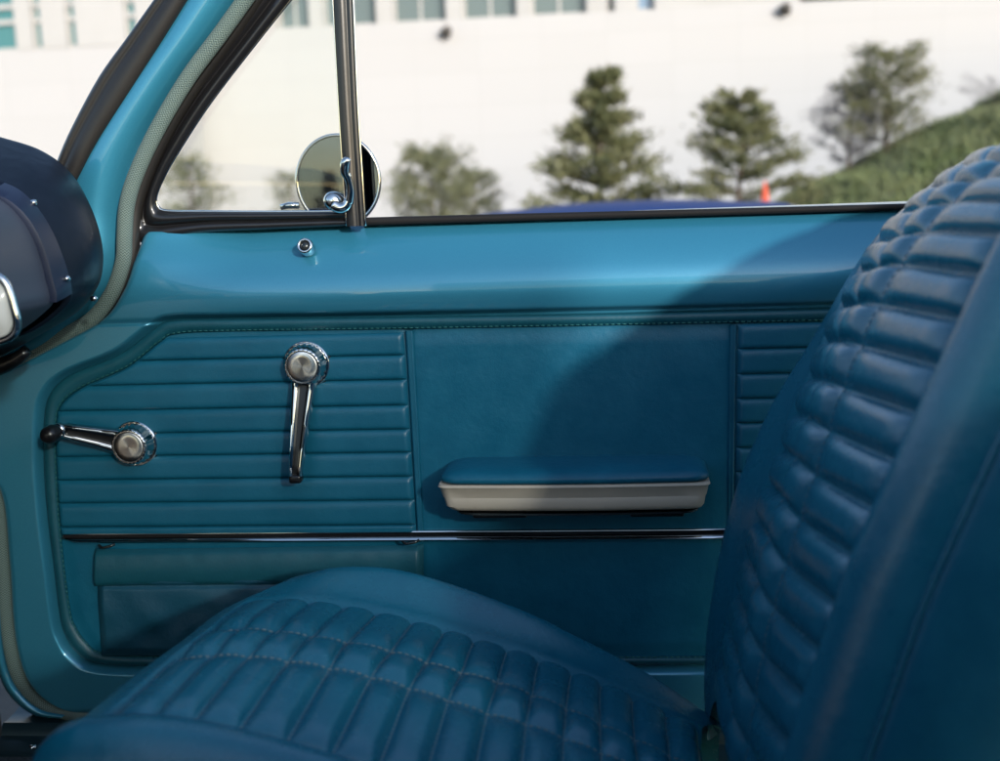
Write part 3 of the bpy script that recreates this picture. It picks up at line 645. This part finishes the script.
# ================================================================== OUTSIDE
def gh(x, y):
    x = np.asarray(x, float); y = np.asarray(y, float)
    z = -.42*sst((y-1.0)/2.5)*1.0 + .30*sst((y-8)/8)
    bank = np.clip((x-.75)*.455, 0, 4.2)*sst((y-9)/5)*(1-sst((y-15.5)/5))
    bank = bank*(1+.035*np.sin(x*3.1+y*.7)*np.sin(x*1.3-1)+.02*np.sin(x*7.7+1.1*y))
    return z+bank
xs = np.concatenate([np.linspace(-400,-30,12), np.linspace(-28,40,110), np.linspace(44,400,12)]); ysg = np.concatenate([np.linspace(-400,-30,12), np.linspace(-28,40,110), np.linspace(44,400,12)])
gx, gy = np.meshgrid(xs, ysg, indexing='ij')
asph = mat('asphalt', (.055,.054,.052), .9, bump=(('noise', 60, .4, .01),), var=(3, (.08,.078,.074), .35, .7))
mb = MB(); mb.grid(np.stack([gx, gy, gh(gx, gy)], -1)); o = mb.build('ground', asph); o['kind'] = 'structure'
# grassy bank: soil sheet + blades
soil = mat('bank_soil', (.055,.065,.028), .95, bump=(('noise', 8, .6, .05),), var=(1.2, (.09,.085,.045), .35, .7))
gx, gy = np.meshgrid(np.linspace(-.1, 16, 90), np.linspace(9.2, 25.8, 60), indexing='ij'); mb = MB(); mb.grid(np.stack([gx, gy, gh(gx, gy)+.02+.03*vnoise(gx, gy, 3, 9)], -1)); o = mb.build('grass_bank', soil); o['kind'] = 'structure'
grassm = mat('grass', (.13,.175,.065), .7, var=(.9, (.20,.215,.11), .35, .68))
N = 70000; bx = rng.uniform(.3, 10, N); by = rng.uniform(9.6, 16.5, N); keep = gh(bx, by) > .0; bx, by = bx[keep], by[keep]; bz = gh(bx, by)
an = rng.uniform(0, 6.28, len(bx)); hgt = rng.uniform(.05, .15, len(bx)); wd = rng.uniform(.008,.02, len(bx)); lx = rng.normal(0,.07,len(bx)); ly = rng.normal(0,.07,len(bx))
V = np.stack([np.stack([bx-np.cos(an)*wd, by-np.sin(an)*wd, bz], -1), np.stack([bx+np.cos(an)*wd, by+np.sin(an)*wd, bz], -1), np.stack([bx+lx, by+ly, bz+hgt], -1)], 1)
mb = MB(); mb.add(V.reshape(-1,3), [(3*i,3*i+1,3*i+2) for i in range(len(bx))]); o = mb.build('grass', grassm); o['kind'] = 'stuff'

# trees
barkm = mat('pine_bark', (.07,.05,.035), .9, bump=(('noise', 20, .8, .02),))
needles = [mat('pine_needles', (.07,.082,.034), .6, var=(2.2, (.15,.152,.075), .35, .68)), mat('pale_needles', (.10,.112,.058), .6, var=(2.2, (.155,.165,.095), .35, .68)), mat('grey_twigs', (.13,.13,.14), .8, var=(3, (.22,.22,.23), .4, .7))]
def tree(name, px, pytop, Y, halfw_px, label, cat='tree', kind=0, group='young trees along the white wall', shape='pine', nl=5200, seed=1, base=None, ex=.75):
    r = np.random.default_rng(seed); top = P(px, pytop, Y); x0, y0 = float(top[0]), float(Y); zb = float(gh(x0, y0)) if base is None else base
    H = top[2]-zb; Rw = halfw_px*(Y+1.25)/F
    t = thing(name, (x0, y0, zb), label, cat, group)
    mb = MB(); n = 14; path = np.stack([x0+.03*H*np.sin(np.linspace(0,4,n)+seed)*np.linspace(0,1,n), np.full(n, y0), zb-.05+np.linspace(0,.97,n)*H], -1)
    mb.tube(path, np.linspace(.028*H**.8,.006,n), 8)
    V = []; cz = .18 if shape == 'pine' else .12
    nb = 40 if shape == 'pine' else 34
    tips = []
    for k in range(nb):
        f = cz+(1-cz)*((k//5*5+.12*(k%5)*5)/nb if shape == 'pine' else k/nb)**.9; prof = (1-f)**ex*1.25 if shape == 'pine' else math.sqrt(max(.03, 1-((f-.52)/.50)**2))
        a = k*2.4+r.uniform(-.4,.4); ln = Rw*min(1.05, prof)*r.uniform(.6,1.12)+.05
        b0 = np.array([np.interp(f, np.linspace(0,.97,n), path[:, 0]), y0, zb+f*H]); rise = r.uniform(.05,.45) if shape == 'pine' else r.uniform(.15,.55)
        e = b0+np.array([math.cos(a)*ln, math.sin(a)*ln, ln*rise]); mb.tube(np.array([b0, (b0+e)/2+np.array([0,0,-.02]), e]), np.array([.012,.008,.003])*H/2.2, 5)
        tips.append((b0, e, ln))
    mb.build('trunk', barkm, t)
    V = []; per = nl//nb
    for b0, e, ln in tips:
        nclump = 5
        for q in range(per):
            f = r.beta(2.2, 1.1); c = b0+(e-b0)*f+r.normal(size=3)*(np.array([.10,.10,.06]) if shape == 'pine' else np.array([.16,.16,.13]))*H/2.4*(.35+.65*f)*min(1, .35+ln)
            d = (e-b0)/ (np.linalg.norm(e-b0)+1e-9)+r.normal(size=3)*.7+np.array([0,0,.35]); d /= np.linalg.norm(d)
            s = np.cross(d, r.normal(size=3)); s /= np.linalg.norm(s); L_ = r.uniform(.07,.17)*H/2.6; w = L_*.15
            V += [c-s*w, c+s*w, c+d*L_]
    m2 = MB(); m2.add(np.array(V), [(3*i,3*i+1,3*i+2) for i in range(len(V)//3)]); m2.build('crown', needles[kind], t, smooth=False)
    return t
tree('pine_tree', 600, 68, 14.0, 76, 'tallest young pine with a pointed crown, standing before the white wall', seed=3, nl=8500, ex=1.0)
tree('pine_tree', 738, 92, 13.5, 80, 'broad dark young pine right behind the orange marker', seed=5, nl=8500, ex=.75)
tree('pine_tree', 432, 153, 15.0, 42, 'low bushy pale green tree standing just right of the round mirror', seed=8, kind=1, nl=7000, shape='bush')
tree('pine_tree', 474, 172, 15.6, 30, 'smallest pale green bushy tree, second to the right of the round mirror', seed=9, kind=1, nl=4500, shape='bush')
tree('pine_tree', 186, 160, 15.0, 34, 'small green tree seen through the vent glass near its lower left corner', seed=11, kind=1, nl=2600, shape='bush')
tree('pine_tree', 292, 176, 16.0, 26, 'small faint green tree seen through the vent glass just left of the round mirror', seed=13, kind=1, nl=1800, shape='bush')
tree('leafy_tree', 888, 56, 14.9, 44, 'slim green tree on the grass bank above the seat back', seed=15, nl=7500, shape='bush', group='plants on the grass bank')
tree('bare_tree', 850, 88, 15.3, 34, 'grey leafless bushy tree beside the slim green tree on the grass bank', kind=2, seed=17, nl=5000, shape='bush', group='plants on the grass bank')
tree('shrub', 996, 86, 14.8, 40, 'brownish shrub at the top of the grass bank over the seat back', cat='shrub', kind=2, seed=19, nl=4200, shape='bush', group='plants on the grass bank')
# a tree across the lot, the one that shows in the round mirror
tree('pine_tree', 608, 112, 14, 40, 'pine tree across the car park, shown reflected in the round mirror', seed=23, nl=4000).location = (2.35, -36, 0)

# stones at the foot of the bank
stone = mat('pale_stone', (.42,.40,.37), .9, bump=(('noise', 9, .6, .03),))
for i, (px, py, w) in enumerate(((826,209.5,15),(852,209,17),(868,208,12))):
    ys_ = np.linspace(9.4, 15, 200); pts_ = P(np.full(200, px), np.full(200, py), ys_); s_ = w*(ys_+1.25)/F
    k_ = int(np.argmin(np.abs(gh(pts_[:, 0], ys_)+.55*s_-pts_[:, 2]))); c = pts_[k_]; s_ = s_[k_]; yb_ = ys_[k_]; gz_ = float(gh(c[0], yb_))
    mb = MB(); th, ph = np.meshgrid(np.linspace(0, 2*math.pi, 24, endpoint=False), np.linspace(.01, math.pi-.01, 14), indexing='ij')
    rad = 1+.10*np.sin(3*th+i)*np.sin(2*ph+i)+.06*np.cos(5*th)*np.sin(ph)
    mb.grid(np.stack([c[0]+s_*rad*np.sin(ph)*np.cos(th), yb_+.8*s_*rad*np.sin(ph)*np.sin(th), gz_+.1*s_+.5*s_*rad*np.cos(ph)], -1), closeu=True)
    o = mb.build('stone', stone); o['label'] = ['pale boulder at the foot of the grass bank, leftmost of the three', 'middle and largest pale boulder at the foot of the grass bank', 'pale boulder at the foot of the grass bank, rightmost, nearest the seat back'][i]; o['category'] = 'boulder'; o['group'] = 'boulders at the foot of the bank'
# orange marker cone
c = P(765, 181, 9.6); zg = float(gh(c[0], 9.6)); Hc = c[2]-zg
cone = thing('traffic_cone', (c[0], 9.6, zg), 'orange pointed traffic cone whose tip shows above the window sill', 'traffic cone')
orange = mat('orange_plastic', (.5,.06,.02), .5); white_ = mat('white_band', (.75,.74,.72), .5)
pr = [(.20,.04),(.16,.06),(.075,Hc*.68),(.026,Hc-.09),(.008,Hc),(.002,Hc+.003)]
mb = MB(); mb.lathe((c[0],9.6,zg), (0,0,1), pr, 28); mb.build('cone_body', orange, cone)
mb = MB(); mb.box((c[0]-.3,9.3,zg), (c[0]+.3,9.9,zg+.04)); mb.build('cone_base', orange, cone, bevel=.01)

# ---- parked blue car ----
def parked():
    Yc = 4.4; cx = float(P(600, 205, Yc)[0]); zt = float(P(610, 201.5, Yc)[2]); zg = float(gh(cx, Yc)); H = zt-zg
    t = thing('parked_car', (cx, Yc, zg), 'dark blue parked car whose low roof shows just above the window sill', 'car')
    blue = mat('dark_blue_paint', (.008,.03,.13), .5, 0, 0, .15); win = mat('car_window', (.02,.025,.03), .06); tyre = mat('tyre_rubber', (.015,.015,.015), .8); rimm = mat('wheel_metal', (.5,.5,.5), .25, 1)
    xs = np.array([-2.1,-2.05,-1.7,-1.2,-.6,0,.6,1.2,1.7,1.95,2.0]); hb = np.array([.42,.52,.58,.62,.64,.65,.65,.64,.62,.55,.45])*H/1.2*1.15; wb = np.array([.55,.68,.78,.82,.84,.85,.85,.84,.8,.7,.6])
    ring = lambda x, w, z0, z1: [(cx+x, Yc-w*.94, zg+z0), (cx+x, Yc-w, zg+z0+(z1-z0)*.35), (cx+x, Yc-w*.97, zg+z0+(z1-z0)*.8), (cx+x, Yc-w*.86, zg+z1), (cx+x, Yc, zg+z1+.02), (cx+x, Yc+w*.86, zg+z1), (cx+x, Yc+w*.97, zg+z0+(z1-z0)*.8), (cx+x, Yc+w, zg+z0+(z1-z0)*.35), (cx+x, Yc+w*.94, zg+z0)]
    K = np.array([ring(x, w, .2, h) for x, h, w in zip(xs, hb, wb)]); g = cr(K, np.linspace(0, 10, 61)); mb = MB(); mb.grid(g, closev=True)
    mb.f.append(tuple(range(9))); mb.mi.append(0); mb.f.append(tuple(60*9+i for i in range(9))); mb.mi.append(0); bd = mb.build('car_body', blue, t)
    zb = .70*H
    def cab(x, w, z): return [(cx+x, Yc-w, zg+z), (cx+x, Yc+w, zg+z)]
    xa = [-1.35,-.75,-.35,.15,.65,1.0,1.45]; za = [zb-.06,H*.93,H*.985,H,H*.985,H*.94,zb-.06]; wa = [.72,.60,.58,.58,.58,.60,.70]
    prof = np.linspace(-1, 1, 15)
    G = np.array([[(cx+x, Yc+w*p, zg+z-.05*p**4) for p in prof] for x, z, w in zip(xa, za, wa)]); g = cr(G, np.linspace(0, 6, 61))
    mb = MB(); mb.grid(g[14:47]); mb.build('car_roof', blue, t)
    mb = MB(); mb.grid(g[:15]-np.array([0,0,.004])); mb.build('rear_window', win, t)
    mb = MB(); mb.grid(g[46:]-np.array([0,0,.004])); mb.build('windscreen', win, t)
    for sgn in (-1, 1):
        top = g[6:55, 0 if sgn < 0 else -1]; bot = top.copy(); bot[:, 2] = zg+zb-.08; bot[:, 1] += sgn*.12
        mb = MB(); mb.grid(np.stack([top+np.array([0,0,-.003]), bot], 1)); mb.build('side_window', win, t)
        for wx in (-1.3, 1.25):
            mb = MB(); mb.lathe((cx+wx, Yc+sgn*.66, zg+.3), (0, sgn, 0), [(.20,0),(.29,.0),(.31,.04),(.31,.15),(.29,.19),(.20,.19)], 32); w = mb.build('wheel', tyre, t)
            mb = MB(); mb.lathe((cx+wx, Yc+sgn*.66, zg+.3), (0, sgn, 0), [(.20,.17),(.19,.185),(.12,.175),(.05,.19),(.002,.19)], 32); mb.build('rim', rimm, w)
parked()

# ---- white building ----
YF = 26.0
wallm = bpy.data.materials.new('white_cladding'); wallm.use_nodes = True
n = wallm.node_tree.nodes; l = wallm.node_tree.links; b = n['Principled BSDF']; b.inputs['Roughness'].default_value = .8
tc = n.new('ShaderNodeTexCoord'); sp = n.new('ShaderNodeSeparateXYZ'); cb_ = n.new('ShaderNodeCombineXYZ'); br = n.new('ShaderNodeTexBrick')
l.new(tc.outputs['Object'], sp.inputs[0]); l.new(sp.outputs[0], cb_.inputs[0]); l.new(sp.outputs[2], cb_.inputs[1]); l.new(cb_.outputs[0], br.inputs['Vector'])
br.inputs['Scale'].default_value = 1.0; br.inputs['Brick Width'].default_value = 1.5; br.inputs['Row Height'].default_value = .75; br.offset = 0; br.inputs['Mortar Size'].default_value = .012
br.inputs['Color1'].default_value = (.388,.389,.396,1); br.inputs['Color2'].default_value = (.372,.372,.377,1); br.inputs['Mortar'].default_value = (.362,.362,.366,1); br.inputs['Bias'].default_value = -.5
l.new(br.outputs[0], b.inputs['Base Color'])
whitem = mat('white_render', (.385,.385,.385), .8, var=(.7, (.35,.35,.345), .35, .7))
wing = mat('window_dark_glass', (.10,.13,.13), .08, .0); framem = mat('window_frame_grey', (.35,.35,.34), .5)
bl = thing('building', (0, YF, -.2), 'long white clad building with a row of windows high on its wall', 'building')
zw = float(P(450, 20, YF)[2]); xL = float(P(150, 100, YF)[0])-2.5; xR = 30.
mb = MB(); mb.box((xL, YF, -1.0), (xR, YF+8, zw)); mb.build('wall', wallm, bl, smooth=False)
wins = [(232,262),(276,308.5),(322,376),(392,446),(462,517),(531,587)]
wx = []
for a, c in wins: wx.append((float(P(a, 12, YF)[0]), float(P(c, 12, YF)[0])))
edges = [xL]+[v for p_ in wx for v in p_]
hw = 2.2
last = float(P(600,10,YF)[0])
for i in range(0, len(edges)-1, 2):
    mb = MB(); mb.box((edges[i], YF+.003, zw), (edges[i+1], YF+1.0, zw+hw)); mb.build('pier', whitem, bl, smooth=False)
def window(x0, x1, z0, z1, y, parent, mull=1, rec=.28, gl=wing):
    mb = MB(); f = .06
    mb.box((x0,y+rec,z0),(x1,y+rec+.08,z0+f)); mb.box((x0,y+rec,z1-f),(x1,y+rec+.08,z1)); mb.box((x0,y+rec,z0+f),(x0+f,y+rec+.08,z1-f)); mb.box((x1-f,y+rec,z0+f),(x1,y+rec+.08,z1-f))
    for k in range(mull): xm = x0+(x1-x0)*(k+1)/(mull+1); mb.box((xm-f/2,y+rec+.002,z0+f),(xm+f/2,y+rec+.078,z1-f))
    w = mb.build('window', framem, parent, smooth=False)
    mb = MB(); mb.box((x0+f*.5,y+rec+.03,z0+f*.5),(x1-f*.5,y+rec+.05,z1-f*.5)); mb.build('pane', gl, w, smooth=False)
for x0, x1 in wx: window(x0, x1, zw+.003, zw+hw-.003, YF, bl)
# right of the row: plain wall with two narrow windows, then a long strip window
bw = mat('blue_pane', (.16,.24,.34), .08); nx0 = [(607,615),(636,655)]
segs = [edges[-1]]
for a, c in nx0: segs += [float(P(a, 6, YF)[0]), float(P(c, 6, YF)[0])]
segs += [float(P(800, 2, YF)[0])]
for i in range(0, len(segs)-1, 2):
    mb = MB(); mb.box((segs[i], YF+.003, zw), (segs[i+1], YF+1.0, zw+hw)); mb.build('pier', whitem, bl, smooth=False)
window(segs[1], segs[2], zw+.003, zw+hw-.003, YF, bl, 0); window(segs[3], segs[4], zw+.003, zw+hw-.003, YF, bl, 0, gl=bw)
mb = MB(); mb.box((segs[-1], YF+.003, zw+.12), (xR, YF+1, zw+hw)); mb.build('dark_fascia', framem, bl, smooth=False)
mb = MB(); mb.box((xL, YF-.15, zw+hw), (xR, YF+8, zw+hw+3.5)); mb.build('upper_wall', whitem, bl, smooth=False)
mb = MB(); mb.box((xL, YF+1.001, zw), (xR, YF+8, zw+hw)); mb.build('inner_wall', framem, bl, smooth=False)
lampm = mat('lamp_housing', (.07,.065,.06), .5)
for i, (px, py) in enumerate(((447,31),(786,8))):
    c = P(px, py, YF-.18); mb = MB(); mb.tube(np.array([c+[.0,.18,.1], c+[0,.05,.12], c+[-.02,-.05,.03]]), .03, 8); mb.lathe(c, (-.4,-.6,-.7), [(.04,-.10),(.10,-.06),(.13,.06),(.14,.10),(.10,.11),(.004,.11)], 18)
    mb.build('wall_lamp', lampm, bl)
# small left wing with slit windows
wg_ = thing('building', (-9, 24, -.2), 'white building wing with narrow slit windows at the far upper left', 'building')
YW = 24.0; z0 = float(P(40, 49, YW)[2]); xr = float(P(172, 40, YW)[0]); xl0 = -22.
mb = MB(); mb.box((xl0, YW, -1.0), (xr, YW+1.5, z0)); mb.build('wall', wallm, wg_, smooth=False)
sl = [(-30,15),(31.5,41),(66,75.5),(125,136)]; e = [xl0]
for a, c in sl: e += [float(P(a, 25, YW)[0]), float(P(c, 25, YW)[0])]
e += [xr]
for i in range(0, len(e)-1, 2):
    mb = MB(); mb.box((e[i], YW-.02, z0), (e[i+1], YW+1.0, z0+3)); mb.build('pier', whitem, wg_, smooth=False)
gteal = mat('teal_pane', (.05,.16,.17), .08)
for i in range(4):
    zz0 = z0+(-.0 if i < 2 else (.08 if i == 2 else .35))
    window(e[2*i+1], e[2*i+2], z0+.003, z0+3-.003, YW-.02, wg_, 0, .12, gteal)
    x0_, x1_ = e[2*i+1], e[2*i+2]
    for k, zk in enumerate((.62, .95)):
        mb = MB(); mb.box((x0_+.002, YW+.05, z0+zk-.05), (x1_-.002, YW+.09, z0+zk+.05)); mb.build('slit_transom', whitem, wg_, smooth=False)
mb = MB(); mb.box((xl0, YW+1.001, z0), (xr, YW+1.5, z0+3)); mb.build('inner_wall', framem, wg_, smooth=False)
mb = MB(); mb.box((xl0, YW-.1, z0+3), (xr, YW+1.5, z0+6)); mb.build('upper_wall', whitem, wg_, smooth=False)

# ================================================================== LIGHT
sund = Vector((.62, -1.0, .38)).normalized()
w = bpy.data.worlds.new('World'); SC.world = w; w.use_nodes = True; n = w.node_tree.nodes; l = w.node_tree.links
sky = n.new('ShaderNodeTexSky'); sky.sky_type = 'NISHITA'; sky.sun_disc = False
sky.sun_elevation = math.asin(sund.z); sky.sun_rotation = math.atan2(sund.x, sund.y)
l.new(sky.outputs[0], n['Background'].inputs[0]); n['Background'].inputs[1].default_value = .15
sl_ = bpy.data.lights.new('sun', 'SUN'); sl_.energy = 2.0; sl_.angle = R(2.5); sl_.color = (1, .965, .93)
so = bpy.data.objects.new('sun', sl_); COL.objects.link(so); so.rotation_euler = (-sund).to_track_quat('-Z', 'Y').to_euler(); so.location = (3, -6, 4)
SC.view_settings.view_transform = 'Standard'; SC.view_settings.look = 'None'; SC.view_settings.exposure = 1.2; SC.view_settings.gamma = 1
